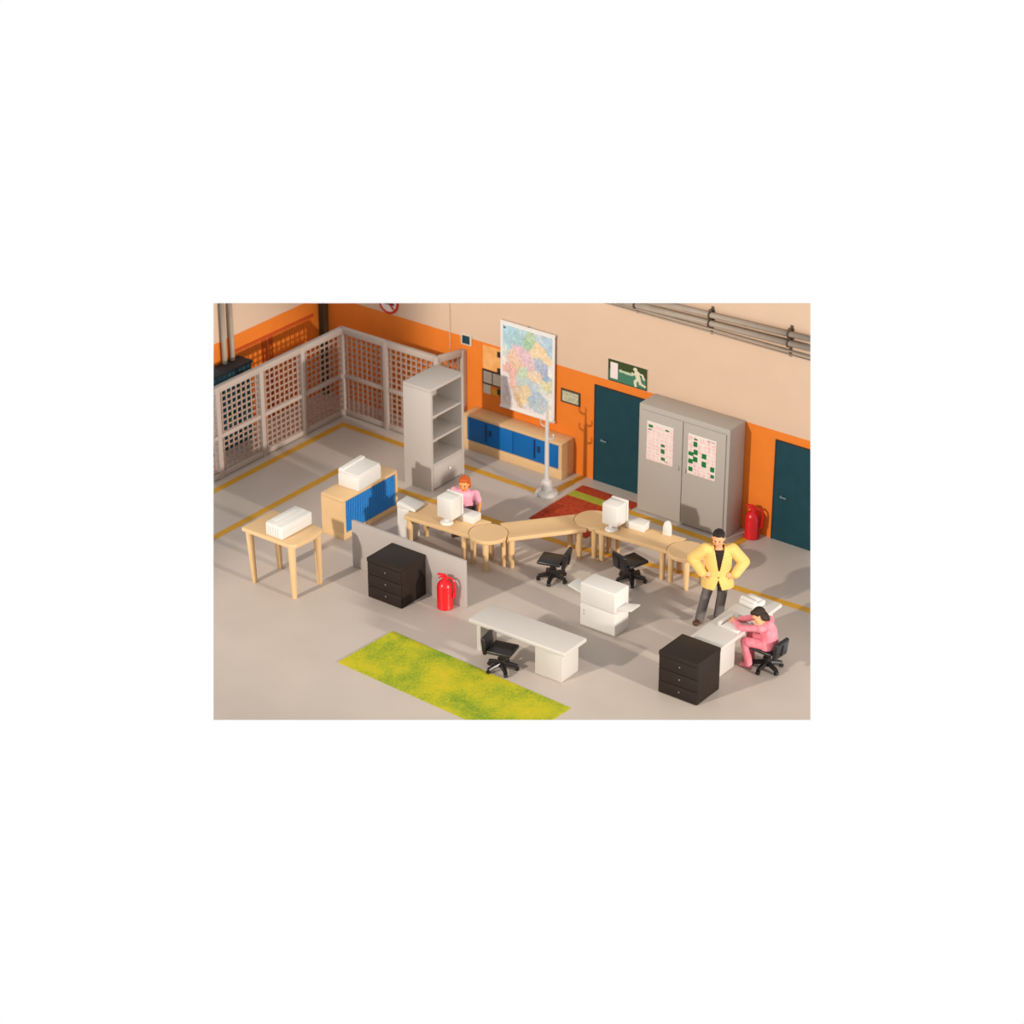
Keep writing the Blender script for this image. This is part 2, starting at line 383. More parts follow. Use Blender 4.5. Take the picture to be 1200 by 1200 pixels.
def exit_ink(u, v):
    dark, mid, pale = (58, 76, 38), (70, 124, 100), (222, 216, 188)
    if u < .025 or u > .975 or v < .05 or v > .96: return (64, 62, 26)
    if .055 < u < .25 and .12 < v < .86: return (238, 226, 222)
    if .30 < u < .64 and abs(v-(.42+.10*(u-.3))) < .055: return (190, 206, 168)
    if .27 < u < .34 and abs(v-.42) < (u-.25)*.9: return (176, 204, 170)
    def seg(ax, ay, bx, by, r):
        dx, dy = bx-ax, by-ay; t = max(0, min(1, ((u-ax)*dx+(v-ay)*dy)/(dx*dx+dy*dy)))
        return math.hypot((u-ax-t*dx)*1.6, v-ay-t*dy) < r
    if math.hypot((u-.70)*1.6, v-.16) < .085: return pale
    if seg(.74, .30, .78, .55, .10) or seg(.73, .32, .64, .42, .045) or seg(.64, .42, .62, .36, .04) or seg(.78, .30, .88, .34, .045) or seg(.88, .34, .92, .50, .045): return pale
    if seg(.77, .58, .70, .70, .06) or seg(.70, .70, .71, .90, .055) or seg(.80, .58, .84, .76, .06) or seg(.84, .76, .95, .82, .05): return pale
    return dark if v < .46 else mid
t = thing('exit_sign', 'green emergency exit sign with white running figure and door above the left teal door', 'sign', (6.22, -0.022, 2.30))
printed('sign_plate', 0.84, 0.42, exit_ink, 84, 42, Matrix.Identity(4), t, 0.02)
def smoke_ink(u, v):
    x, y = (u-.5)*2, (v-.5)*2; r = math.hypot(x, y)
    if r > .80: return (205, 52, 34)
    if abs(x-y) < .14: return (206, 54, 36)
    if -.62 < x < .45 and .02 < y < .24: return (52, 46, 44)
    if .45 < x < .62 and .02 < y < .24: return (120, 70, 50)
    if -.55 < x < -.1 and -.5 < y < -.1 and fbm(u, v, 9) > .0: return (80, 86, 96)
    return (240, 226, 220)
# round sign: printed disc
bm = bmesh.new(); lay = bm.loops.layers.float_color.new('Print'); NR, NA = 26, 64; RAD = 0.245
rings = [[bm.verts.new((RAD*(k/NR)*math.cos(2*math.pi*a/NA), 0, RAD*(k/NR)*math.sin(2*math.pi*a/NA))) for a in range(NA)] for k in range(1, NR+1)]
cen = bm.verts.new((0, 0, 0))
for a in range(NA):
    bm.faces.new((cen, rings[0][(a+1) % NA], rings[0][a]))
    for k in range(NR-1): bm.faces.new((rings[k][a], rings[k][(a+1) % NA], rings[k+1][(a+1) % NA], rings[k+1][a]))
back = [bm.verts.new((v.co.x, 0.018, v.co.z)) for v in rings[-1]]
for a in range(NA): bm.faces.new((rings[-1][a], rings[-1][(a+1) % NA], back[(a+1) % NA], back[a]))
bm.faces.new(back)
bmesh.ops.recalc_face_normals(bm, faces=bm.faces[:])
for f in bm.faces:
    c = f.calc_center_median(); k = (*lin(smoke_ink(.5+c.x/RAD/2, .5-c.z/RAD/2)), 1)
    for l in f.loops: l[lay] = k
me = bpy.data.meshes.new('no_smoking_sign'); bm.to_mesh(me); bm.free(); me.materials.append(M['print'])
o = bpy.data.objects.new('no_smoking_sign', me); COL.objects.link(o); o.location = (0.68, -0.02, 2.325)
tag(o, 'round red and white no-smoking sign at the upper edge above the fence', 'sign')

t = thing('wall_switch', 'small square dark green wall switch in a pale frame beside the fence end', 'switch', (2.56, 0, 2.03))
m = MB(); m.box(-0.13, 0.13, -0.02, 0, -0.115, 0.115, 0.01); m.build('switch_frame', 'note', t)
m = MB(); m.box(-0.085, 0.085, -0.034, -0.02, -0.08, 0.08, 0.006); m.build('switch_plate', 'teal', t)
m = MB(); m.tube([(2.17, -0.008, 1.72), (2.17, -0.008, 3.0), (2.17, -0.008, 5)], 0.009, 8)
tag(m.build('wall_cable', 'cream'), 'thin pale cable running straight down the cream wall left of the wall switch', 'cable')
def sheet(name, label, x0, x1, z0, z1, mt, grp=None):
    m = MB(); m.box(x0, x1, -0.012, 0, z0, z1); return tag(m.build(name, mt, smooth=False), label, 'paper', grp)
sheet('notice_sheet', 'large blank peach notice sheet on the orange wall left of the map', 2.95, 3.40, 1.56, 2.03, 'peach')
t = thing('notice_board', 'dark frame with two pale notices below the peach sheet, left of the map', 'frame', (3.18, 0, 1.40))
m = MB(); m.box(-0.24, 0.24, -0.016, 0, -0.145, 0.145); m.build('frame_board', 'dark', t, smooth=False)
for x0, x1 in ((-0.215, -0.015), (0.01, 0.225)):
    m = MB(); m.box(x0, x1, -0.022, -0.016, -0.115, 0.115); m.build('notice', 'note', t, smooth=False)
sheet('notice_sheet', 'small pale note below the framed notices, left of the map', 2.96, 3.13, 1.06, 1.24, 'note')
sheet('notice_sheet', 'small yellow note at the lower left edge of the map', 3.16, 3.33, 1.07, 1.19, 'yellow_note')
for z, lab in ((1.93, 'uppermost of three dark wall clips at the left edge of the map'), (1.60, 'middle one of three dark wall clips at the left edge of the map'), (1.17, 'lowest of three dark wall clips at the left edge of the map')):
    m = MB(); m.box(3.30, 3.40, -0.04, -0.013, z-.055, z+.055, 0.008); m.box(3.33, 3.37, -0.055, -0.04, z-.035, z+.02, 0.006)
    tag(m.build('wall_clip', 'dark'), lab, 'clip', 'dark clips beside the map')
def plan_ink(u, v):
    if u < .05 or u > .95 or v < .06 or v > .94: return (70, 66, 54)
    k = fbm(u, v, 14)
    return (206, 198, 170) if k > .05 else ((186, 186, 158) if k > -.25 else (160, 166, 140))
t = thing('framed_plan', 'small framed evacuation plan on the orange wall between map and left teal door', 'frame', (4.97, -0.02, 1.51))
m = MB(); m.box(-0.215, 0.215, 0.0, 0.02, -0.135, 0.135, 0.004); m.build('picture_frame', 'dark', t)
printed('plan_sheet', 0.40, 0.24, plan_ink, 40, 26, Matrix.Translation((0, -0.003, 0)), t, 0.003)

# ------------------------------------------------------------------ cabinets
t = thing('storage_cabinet', 'tall grey double-door storage cabinet against the wall with two planners on its doors', 'cabinet', (7.77, -0.275, 0))
m = MB(); m.box(-0.95, 0.95, -0.235, 0.265, 0, 2.10, 0.018); m.build('cabinet_body', 'grey', t)
for s in (-1, 1):
    x0, x1 = (-0.885, -0.006) if s < 0 else (0.006, 0.885)
    m = MB(); m.box(x0, x1, -0.262, -0.235, 0.03, 2.0, 0.008); d = m.build('door', 'grey', t)
    m = MB()
    hx = -0.075 if s < 0 else 0.075
    m.box(hx-.018, hx+.018, -0.285, -0.262, 1.04, 1.13, 0.006); m.build('door_handle', 'grey2', d)
def plan1(u, v):
    if v < .05: return (236, 232, 226)
    g = [(.06, .08, .22, .15), (.04, .20, .18, .22), (.68, .10, .84, .14), (.53, .50, .68, .57), (.53, .62, .69, .74), (.55, .84, .70, .91), (.66, .92, .84, .935)]
    if any(a <= u <= c and b <= v <= d for a, b, c, d in g): return (44, 124, 62)
    cu, cv = (u*6) % 1, (v*11) % 1
    if cu < .1 or cv < .12: return (244, 236, 232)
    k = fbm(u, v, 12)
    return (240, 206, 204) if k > .0 else (242, 220, 214)
def plan2(u, v):
    if v < .04: return (238, 234, 230)
    g = [(.20, .09, .33, .12), (.18, .17, .34, .29), (.20, .36, .35, .48), (.02, .44, .20, .54), (.02, .62, .18, .74), (.18, .54, .35, .66), (.03, .82, .18, .93), (.50, .40, .66, .53), (.50, .60, .66, .73), (.82, .66, .97, .79), (.84, .86, .97, .95)]
    if any(a <= u <= c and b <= v <= d for a, b, c, d in g): return (24, 122, 62)
    if .66 < u < .95 and .045 < v < .075 and fbm(u, v, 40) > -.1: return (128, 64, 40)
    cu, cv = (u*6) % 1, (v*11) % 1
    if cu < .1 or cv < .12: return (244, 238, 234)
    k = fbm(u+3, v, 12)
    return (238, 200, 200) if k > .05 else (242, 222, 216)
o = printed('planner_sheet', 0.56, 0.75, plan1, 54, 72, Matrix.Identity(4), None, 0.006); o.location = (7.30, -0.5445, 1.45)
tag(o, 'white planner sheet with few green squares on the left door of the grey cabinet', 'planner')
o = printed('planner_sheet', 0.58, 0.77, plan2, 54, 72, Matrix.Identity(4), None, 0.006); o.location = (8.18, -0.5445, 1.44)
tag(o, 'white planner sheet with many green squares on the right door of the grey cabinet', 'planner')

t = thing('sideboard', 'long low beige sideboard with blue sliding doors against the wall under the map', 'sideboard', (3.92, -0.2, 0))
m = MB()
X0, X1, Y0, Y1, H = -1.14, 1.14, -0.19, 0.19, 0.73
m.box(X0, X1, Y0, Y1, H-0.055, H, 0.008); m.box(X0, X1, Y0, Y1, 0.0, 0.19, 0.008); m.box(X0, X0+.075, Y0, Y1, 0.19, H-.055); m.box(X1-.075, X1, Y0, Y1, .19, H-.055); m.box(X0+.075, X1-.075, 0.1, Y1, .19, H-.055)
m.build('carcass', 'beige', t)
for k, (x0, x1) in enumerate(((-1.065, 0.0), (0.0, 1.065))):
    m = MB(); m.box(x0+.004, x1-.004, -0.175+k*.006, -0.14+k*.006, .195, H-.058, 0.004); d = m.build('sliding_door', 'blue', t)
    hx = x0+.5 if k == 0 else x0+.56
    m = MB(); m.box(hx-.07, hx-.045, -0.19, -0.168+k*.006, .26, H-.1, 0.004); m.box(hx+.01, hx+.07, -0.183, -0.168+k*.006, .40, .52, 0.004); m.build('door_grip', 'blue_dark', d)

t = thing('bookcase', 'tall narrow light-grey bookcase with open shelves and a knobbed drawer beside the fence', 'bookcase', (3.14, -1.72, 0))
m = MB()
hx, hy, H = 0.315, 0.485, 2.03
m.box(-hx, hx, -hy, hy, H-0.06, H, 0.008); m.box(-hx, hx, -hy, -hy+.07, 0, H-.06, 0.004); m.box(-hx, hx, hy-.07, hy, 0, H-.06, 0.004); m.box(-hx, -hx+.05, -hy+.07, hy-.07, 0, H-.06)
m.build('carcass', 'grey2', t)
for z in (1.47, 1.0, 0.52):
    m = MB(); m.box(-hx+.05, hx-.02 if z > .6 else hx-.005, -hy+.07, hy-.07, z-.045, z, 0.004); m.build('shelf', 'grey2', t)
m = MB(); m.box(hx-.03, hx+.003, -hy+.072, hy-.072, 0.02, 0.475, 0.006); d = m.build('drawer', 'grey2', t)
m = MB(); m.ball((hx+.022, 0.02, 0.30), 0.03); m.build('knob', 'white', d)

t = thing('low_cabinet', 'low beige cabinet with a ribbed blue roller front, carrying a white printer', 'cabinet', (3.18, -3.88, 0))
m = MB(); hx, hy, H = 0.255, 0.74, 0.80
m.box(-hx, hx, -hy, hy, H-.06, H, 0.010); m.box(-hx, hx, -hy, hy, 0.0, 0.13, 0.010); m.box(-hx, hx, -hy, -hy+.06, 0.13, H-.06); m.box(-hx, hx, hy-.06, hy, 0.13, H-.06); m.box(-hx, 0.1, -hy+.06, hy-.06, .13, H-.06)
m.build('carcass', 'beige', t)
m = MB()
n = 30; w = (2*hy-.12)/n
m.box(0.1, hx-.04, -hy+.06, hy-.06, .13, H-.06, mi=1)
for k in range(n):
    y = -hy+.06+k*w
    m.box(hx-.045, hx-.002, y+.004, y+w-.014, .135, H-.065, 0.006, seg=1)
m.build('roller_front', ['blue2', 'blue_dark'], t)

def printer(label, x, y, z, rz, mt):
    t = thing('printer', label, 'printer', (x, y, z), rz, 'white desktop printers')
    m = MB(); m.box(-0.23, 0.23, -0.33, 0.33, 0, 0.265, 0.025); m.build('printer_body', mt, t)
    m = MB(); m.prism([(-0.225, 0), (0.215, 0), (0.20, 0.035), (-0.12, 0.055), (-0.13, 0.085), (-0.205, 0.085), (-0.225, 0.05)], -0.32, 0.32, 0.008)
    bmesh.ops.transform(m.bm, matrix=Matrix.Translation((0, 0, 0.262)) @ Matrix.Rotation(math.pi/2, 4, 'X'), verts=m.bm.verts)
    m.build('lid', mt, t)
    m = MB(); m.box(0.228, 0.236, -0.25, 0.25, 0.055, 0.075, 0.002); m.build('paper_slot', mt, t)
    return t
printer('white desktop printer with raised lid edge on the low blue-fronted cabinet', 3.21, -3.90, 0.80, R(3), 'white')
# box with vent ribs on the taller side table
t = thing('typewriter', 'long white ribbed office machine on the taller beige side table at left', 'office machine', (3.725, -6.335, 1.03), R(0))
m = MB(); m.box(-0.185, 0.185, -0.38, 0.38, 0, 0.235, 0.022); m.build('machine_body', 'white', t)
m = MB(); m.box(-0.175, 0.06, -0.36, 0.36, 0.235, 0.247, 0.006); m.box(-0.15, -0.04, -0.26, 0.26, 0.247, 0.256, 0.004); m.build('top_cover', 'white', t)
m = MB()
for k in range(6): m.box(-0.155+k*.054, -0.125+k*.054, -0.388, -0.378, 0.03, 0.20, 0.003, seg=1)
m.build('side_vent', 'white', t)
m = MB(); m.box(0.183, 0.191, -0.34, 0.34, 0.105, 0.125, 0.002); m.build('front_groove', 'white', t)

# ------------------------------------------------------------------ beige tables
def leg(p, x, y, h, r0=0.058, r1=0.043, dx=0.0):
    m = MB(); m.tube([(x, y, 0), (x, y, 0.012), (x+dx, y, h)], [r1*.9, r1, r0], 16); return m.build('leg', 'beige', p)
# taller side table, far left
t = thing('side_table', 'taller free-standing beige side table with rounded right end and tapered legs', 'table', (3.62, -6.36, 0))
pts = [(-0.585, -0.40)]
for cy_, a0 in ((-0.28, -90), (0.28, 0)):
    for k in range(7):
        a = R(a0+15*k); pts.append((0.44+0.12*math.cos(a)+0.02*math.cos(2*cy_), cy_+0.12*math.sin(a)))
    if cy_ < 0: pts += [(0.595, -0.12), (0.605, 0.0), (0.595, 0.12)]
pts.append((-0.585, 0.40))
m = MB(); m.prism(pts, 0.955, 1.03, 0.012); m.build('tabletop', 'beige', t)
for x, y, dx in ((-0.42, -0.32, -.07), (-0.42, 0.32, -.05), (0.49, -0.33, -.02), (0.49, 0.31, -.02)): leg(t, x, y, 0.96, 0.068, 0.046, dx)
HT = 0.62
RR = 0.345
ROUND = [(5.985, -3.785), (7.13, -2.285), (9.05, -2.265)]
def round_table(c, a0, lab):
    t = thing('round_table', lab, 'table', (*c, 0), 0, 'round beige corner tables')
    m = MB(); m.lathe([(0.0, HT-.07), (RR-.015, HT-.07), (RR-.003, HT-.06), (RR-.003, HT-.012), (RR-.015, HT), (0.0, HT)], (0, 0, 0), 48); m.build('tabletop', 'beige', t)
    for k in range(4): a = R(a0+90*k); leg(t, 0.265*math.cos(a), 0.265*math.sin(a), HT-.065)
round_table(ROUND[0], -63, 'round beige table joining the left desk and the slanted desk')
round_table(ROUND[1], -52, 'round beige table joining the slanted desk and the right desk, left of the monitor')
round_table(ROUND[2], -57, 'round beige end table nearest the standing man in yellow')
def desk(cx, cy, L, W, ang, lab, cuts):
    t = thing('desk', lab, 'desk', (cx, cy, 0), R(ang), 'rectangular beige desks')
    inv = (Matrix.Translation((cx, cy, 0)) @ Matrix.Rotation(R(ang), 4, 'Z')).inverted()
    cl = [inv @ V((*c, 0)) for c in cuts]; rr = RR+.004
    def end(sx, y):
        x = sx*L/2
        for c in cl:
            if abs(y-c.y) < rr and c.x*sx > 0:
                e = c.x-sx*math.sqrt(rr*rr-(y-c.y)**2)
                if sx > 0: x = min(x, e)
                else: x = max(x, e)
        return x
    n = 24; pts = [(end(-1, W/2-W*k/n), W/2-W*k/n) for k in range(n+1)]+[(end(1, -W/2+W*k/n), -W/2+W*k/n) for k in range(n+1)]
    m = MB(); m.prism(pts, HT-.07, HT, 0.007); m.build('tabletop', 'beige', t)
    lx = L/2-.09
    for sx in (-1, 1):
        for sy in (-1, 1):
            y = sy*(W/2-.075); x = end(sx, y)-sx*.075
            leg(t, x, y, HT-.065)
    return t
desk(5.10, -3.80, 1.40, 0.64, 4.0, 'left beige desk with white monitor, in front of the red-haired person', [ROUND[0]])
desk(6.585, -3.02, 1.38, 0.58, 51.5, 'slanted empty beige desk between two round tables', [ROUND[0], ROUND[1]])
desk(8.09, -2.255, 1.46, 0.56, 4.5, 'right beige desk with white monitor in front of the grey cabinet', [ROUND[1], ROUND[2]])

# ------------------------------------------------------------------ computers
def monitor(lab, x, y, z, rz=0):
    t = thing('monitor', lab, 'monitor', (x, y, z), rz, 'white tube monitors')
    m = MB(); m.lathe([(0, 0), (0.115, 0), (0.118, 0.012), (0.105, 0.035), (0.06, 0.05), (0, 0.05)], n=28); m.build('monitor_base', 'white', t)
    m = MB(); m.ball((0, 0, 0.075), 0.05); m.build('swivel', 'white', t)
    m = MB()
    m.box(-0.165, 0.160, -0.07, 0.215, 0.10, 0.50, 0.03); m.build('monitor_case', 'white', t)
    m = MB(); m.box(-0.168, 0.163, 0.212, 0.272, 0.08, 0.507, 0.016); bz = m.build('front_bezel', 'white', t)
    m = MB(); m.box(-0.13, 0.125, 0.270, 0.276, 0.14, 0.46, 0.002); m.build('screen', 'black', bz)
    m = MB()
    for k in range(6): m.box(-0.12, 0.11, -0.02+k*.026, -0.008+k*.026, 0.498, 0.504, 0.002, seg=1)
    m.build('top_vent', 'white', t)
monitor('white tube monitor seen from behind on the left desk in front of the red-haired person', 5.19, -3.93, HT)
monitor('white tube monitor seen from behind on the right desk, above the black swivel chair', 7.60, -2.42, HT)
def pc(lab, x, y, z, rz):
    t = thing('desktop_computer', lab, 'computer', (x, y, z), rz, 'white desktop computer cases')
    m = MB(); m.box(-0.18, 0.18, -0.125, 0.125, 0, 0.13, 0.012); m.build('case', 'white', t)
    m = MB(); m.box(0.178, 0.184, -0.09, 0.09, 0.03, 0.05, 0.002); m.box(0.178, 0.184, -0.09, 0.02, 0.075, 0.09, 0.002); m.build('drive_slots', 'white', t)
pc('low white computer case on the left desk, right of the monitor', 5.41, -3.60, HT, R(3))
pc('low white computer case on the right desk, behind and right of the monitor', 7.92, -2.08, HT, R(5))
t = thing('telephone', 'small white rounded upright office phone at the back edge of the right beige desk', 'telephone', (8.47, -2.005, HT), R(8))
m = MB(); m.prism([(-0.075, 0), (0.075, 0), (0.072, 0.16), (0.05, 0.235), (0.02, 0.262), (-0.02, 0.262), (-0.05, 0.235), (-0.072, 0.16)], -0.035, 0.035, 0.01)
bmesh.ops.transform(m.bm, matrix=Matrix.Rotation(math.pi/2, 4, 'X'), verts=m.bm.verts); m.build('phone_body', 'white', t)
m = MB(); m.box(-0.045, 0.045, -0.052, -0.034, 0.06, 0.20, 0.008); m.build('handset', 'white', t)
t = thing('copier_stand', 'narrow white floor unit with a slanted lid at the left end of the left desk', 'office machine', (4.25, -3.83, 0), R(4))
m = MB(); m.box(-0.13, 0.125, -0.16, 0.16, 0, 0.625, 0.012); m.build('unit_body', 'white', t)
m = MB(); m.prism([(-0.135, 0), (0.25, 0), (0.25, 0.03), (0.19, 0.05), (-0.135, 0.085)], -0.165, 0.165, 0.012)
bmesh.ops.transform(m.bm, matrix=Matrix.Translation((0, 0, 0.628)) @ Matrix.Rotation(math.pi/2, 4, 'X'), verts=m.bm.verts); m.build('slanted_lid', 'white', t)

# ------------------------------------------------------------------ partition, pedestals, extinguishers
m = MB(); m.box(4.16, 6.62, -5.245, -5.185, 0, 0.885, 0.010)
tag(m.build('partition_screen', 'screen_grey'), 'long low light-grey partition screen behind the black drawer unit and red extinguisher', 'partition')
def pedestal(lab, x, y, rz=0.0):
    t = thing('drawer_unit', lab, 'drawer unit', (x, y, 0), rz, 'black three-drawer units')
    m = MB(); m.box(-0.36, 0.36, -0.29, 0.335, 0, 0.70, 0.006); m.build('carcass', 'black', t)
    m = MB(); m.box(-0.365, 0.365, -0.325, 0.34, 0.68, 0.755, 0.008); m.build('top_panel', 'black', t)
    for k in range(3):
        z = 0.01+k*0.224
        m = MB(); m.box(-0.357, 0.357, -0.318, -0.29, z, z+0.214, 0.006); d = m.build('drawer', 'black', t)
        m = MB(); m.ball((0.03, -0.322, z+0.125), 0.014, n=12); m.build('knob', 'knob_grey', d)
pedestal('black three-drawer unit standing before the light-grey partition screen', 5.43, -5.60)
pedestal('black three-drawer unit at the near end of the right white desk', 11.05, -5.205)
def extinguisher(lab, x, y, rz):
    t = thing('fire_extinguisher', lab, 'fire extinguisher', (x, y, 0), rz, 'red fire extinguishers')
    m = MB(); m.lathe([(0, 0), (0.125, 0), (0.14, 0.015), (0.14, 0.03), (0.135, 0.04), (0.135, 0.40), (0.125, 0.45), (0.09, 0.50), (0.045, 0.525), (0.04, 0.55), (0, 0.55)], n=32); m.build('cylinder', 'red', t)
    m = MB(); m.box(-0.04, 0.04, -0.035, 0.035, 0.545, 0.60, 0.012); m.box(-0.13, 0.02, -0.025, 0.025, 0.60, 0.635, 0.010); m.tube([(-0.02, 0, 0.58), (-0.07, 0, 0.57), (-0.11, 0, 0.545)], 0.014, 8); m.build('valve_handle', 'red', t)
    m = MB(); m.tube([(0.03, 0, 0.575), (0.10, 0, 0.575), (0.155, 0, 0.53), (0.178, 0, 0.45), (0.172, 0, 0.34), (0.158, 0, 0.22)], [0.018, 0.02, 0.021, 0.021, 0.02, 0.026], 10); m.build('hose', 'red', t)
extinguisher('red fire extinguisher in front of the light-grey partition screen', 6.33, -5.42, R(20))
extinguisher('red fire extinguisher against the orange wall beside the right teal door', 9.06, -0.19, R(20))

# ------------------------------------------------------------------ coat stand
t = thing('coat_stand', 'white coat stand with round foot standing before the blue-fronted sideboard', 'coat stand', (5.17, -1.0, 0))
m = MB(); m.lathe([(0, 0), (0.205, 0), (0.21, 0.02), (0.20, 0.05), (0.14, 0.075), (0.105, 0.09), (0.10, 0.24), (0.085, 0.28), (0.05, 0.30), (0, 0.30)], n=32); m.build('stand_base', 'stand', t)
m = MB(); m.cone((0, 0, 0.29), (0, 0, 1.45), 0.045, 0.036, 14); m.cone((0, 0, 1.45), (0, 0, 1.80), 0.024, 0.010, 12); m.build('pole', 'stand', t)
for a, z in ((180, 1.66), (0, 1.46), (180, 1.34), (0, 1.12)):
    d = V((math.cos(R(a)), math.sin(R(a)), 0))
    m = MB(); m.tube([V((0, 0, z))+d*.02, V((0, 0, z))+d*.09, V((0, 0, z+.03))+d*.135, V((0, 0, z+.085))+d*.145, V((0, 0, z+.11))+d*.125], [0.016, 0.016, 0.016, 0.014, 0.02], 8); m.build('hook', 'stand', t)

# ------------------------------------------------------------------ rugs
m = MB(); m.box(5.50, 6.76, -1.98, -0.82, 0.002, 0.012, mi=0); m.box(5.50, 6.76, -0.82, -0.60, 0.002, 0.012, mi=1); m.box(5.50, 6.76, -0.60, -0.33, 0.002, 0.012, mi=0)
tag(m.build('striped_rug', ['rug_red', 'rug_lime'], smooth=False), 'red rug with one lime stripe in front of the left teal door', 'rug')
m = MB(); T = Matrix.Translation((6.15, -6.58, 0)) @ Matrix.Rotation(R(-2.7), 4, 'Z')
m.box(0.0, 3.74, -1.30, 0, 0.001, 0.014, mtx=T)
tag(m.build('green_rug', 'rug_green', smooth=False), 'mottled yellow-green rug lying on the open floor in the foreground', 'rug')

# ------------------------------------------------------------------ white desks
def white_desk(name, lab, x, y, rz, mirror):
    t = thing(name, lab, 'desk', (x, y, 0), rz, 'white desks')
    s = -1 if mirror else 1
    L, W, H = 1.90, 0.62, 0.62
    m = MB(); m.box(-L/2, L/2, -W/2, W/2, H-.075, H, 0.022, seg=3); m.build('desktop', 'desk_white', t)
    def sx(a, b): return (a, b) if s > 0 else (-b, -a)
    a, b = sx(0.31, 0.83)
    m = MB(); m.box(a, b, -W/2+.09, W/2-.06, 0, H-.07, 0.012); p = m.build('pedestal', 'desk_white', t)
    a2, b2 = sx(0.345, 0.82)
    m = MB(); m.box(a2, b2, -W/2+.078, -W/2+.091, 0.02, H-.085, 0.004); m.build('pedestal_door', 'desk_white', p)
    a, b = sx(-0.87, -0.79)
    m = MB(); m.box(a, b, -W/2+.12, W/2-.06, 0, H-.07, 0.010); m.build('side_panel', 'desk_white', t)
    return t
white_desk('white_desk', 'white desk standing alone in the foreground beside the green rug', 8.49, -6.02, R(0.8), False)
white_desk('white_desk', 'white desk at right with a tray and the person in pink leaning on it', 11.00, -3.82, R(90), True)
t = thing('paper_tray', 'flat white tray with raised rim on the right white desk, nearest the black drawer unit', 'tray', (11.08, -3.95, 0.62), R(-5))
m = MB(); m.box(-0.20, 0.20, -0.19, 0.19, 0, 0.035, 0.008); m.build('tray_base', 'white', t)
m = MB(); m.box(-0.20, -0.13, -0.19, 0.19, 0.035, 0.075, 0.010); m.box(-0.13, 0.20, 0.15, 0.19, 0.035, 0.06, 0.008); m.build('raised_rim', 'white', t)
m = MB(); m.box(-0.115, 0.185, -0.175, 0.135, 0.035, 0.043, 0.002); m.build('paper', 'white2', t)
t = thing('office_phone', 'white rounded desk phone on the right white desk, beyond the person in pink suit', 'telephone', (10.93, -3.19, 0.62), R(-10))
m = MB(); m.box(-0.17, 0.17, -0.14, 0.14, 0, 0.095, 0.025); m.build('phone_base', 'white', t)
m = MB(); m.box(-0.16, 0.16, -0.13, -0.05, 0.09, 0.14, 0.022, seg=3); m.build('handset', 'white', t)
m = MB(); m.box(-0.10, 0.10, 0.0, 0.10, 0.094, 0.103, 0.004); m.build('keypad', 'white2', t)

# ------------------------------------------------------------------ copier
t = thing('photocopier', 'white photocopier with two slanted trays in the middle of the floor', 'photocopier', (8.81, -4.34, 0))
m = MB(); m.box(-0.35, 0.35, -0.19, 0.20, 0, 0.405, 0.012); m.build('lower_cabinet', 'white', t)
m = MB(); m.box(-0.35, 0.35, -0.195, 0.20, 0.42, 0.80, 0.022, seg=3); m.build('upper_unit', 'white', t)
m = MB(); m.box(-0.335, 0.335, -0.18, 0.19, 0.40, 0.425); m.build('seam_band', 'white', t)
m = MB(); m.prism([(0.34, 0.47), (0.36, 0.47), (0.64, 0.555), (0.65, 0.58), (0.63, 0.585), (0.34, 0.51)], -0.10, 0.16, 0.006)
bmesh.ops.transform(m.bm, matrix=Matrix.Rotation(math.pi/2, 4, 'X'), verts=m.bm.verts); m.build('tray', 'white', t)
m = MB(); m.prism([(-0.34, 0.535), (-0.34, 0.575), (-0.64, 0.635), (-0.655, 0.62), (-0.64, 0.60)], -0.17, 0.13, 0.006)
bmesh.ops.transform(m.bm, matrix=Matrix.Rotation(math.pi/2, 4, 'X'), verts=m.bm.verts); m.build('tray', 'white', t)
for z in (0.30, 0.24):
    m = MB(); m.ball((-0.27, -0.193, z), (0.02, 0.008, 0.02), n=12); m.build('button', 'grey', t)

# ------------------------------------------------------------------ swivel chairs (local +X is where the sitter faces)
def make_chair(lab, x, y, rz):
    t = thing('swivel_chair', lab, 'chair', (x, y, 0), rz, 'black swivel chairs')
    m = MB(); m.box(-0.19, 0.23, -0.20, 0.20, 0.355, 0.415, 0.026, seg=3); m.build('seat', 'black2', t)
    m = MB()
    tilt = Matrix.Translation((-0.240, 0, 0.40)) @ Matrix.Rotation(R(-8), 4, 'Y')
    m.box(-0.036, 0.036, -0.175, 0.175, -0.10, 0.205, 0.03, mtx=tilt, seg=3); m.build('backrest', 'black2', t)
    m = MB(); m.tube([(-0.02, 0, 0.35), (-0.20, 0, 0.335), (-0.268, 0, 0.36), (-0.285, 0, 0.45), (-0.295, 0, 0.53)], [0.03, 0.03, 0.03, 0.024, 0.018], 8); m.build('back_bracket', 'black2', t)
    m = MB(); m.lathe([(0, 0.07), (0.066, 0.07), (0.066, 0.22), (0.048, 0.235), (0.048, 0.33), (0.085, 0.358), (0, 0.358)], n=18); m.build('column', 'black2', t)
    for k in range(5):
        a = R(20+72*k); d = V((math.cos(a), math.sin(a), 0))
        m = MB(); m.tube([V((0, 0, .12))+d*.03, V((0, 0, .10))+d*.15, V((0, 0, .075))+d*.25], [0.046, 0.042, 0.036], 8); b = m.build('base_arm', 'black2', t)
        s = V((-d.y, d.x, 0)); c = d*.25+V((0, 0, .033))
        m = MB(); m.cone(c-s*.028, c+s*.028, 0.033, 0.033, 14); m.build('castor', 'black2', b)
    return t
ch = make_chair('empty black swivel chair below the slanted beige desk', 7.19, -3.56, R(198))
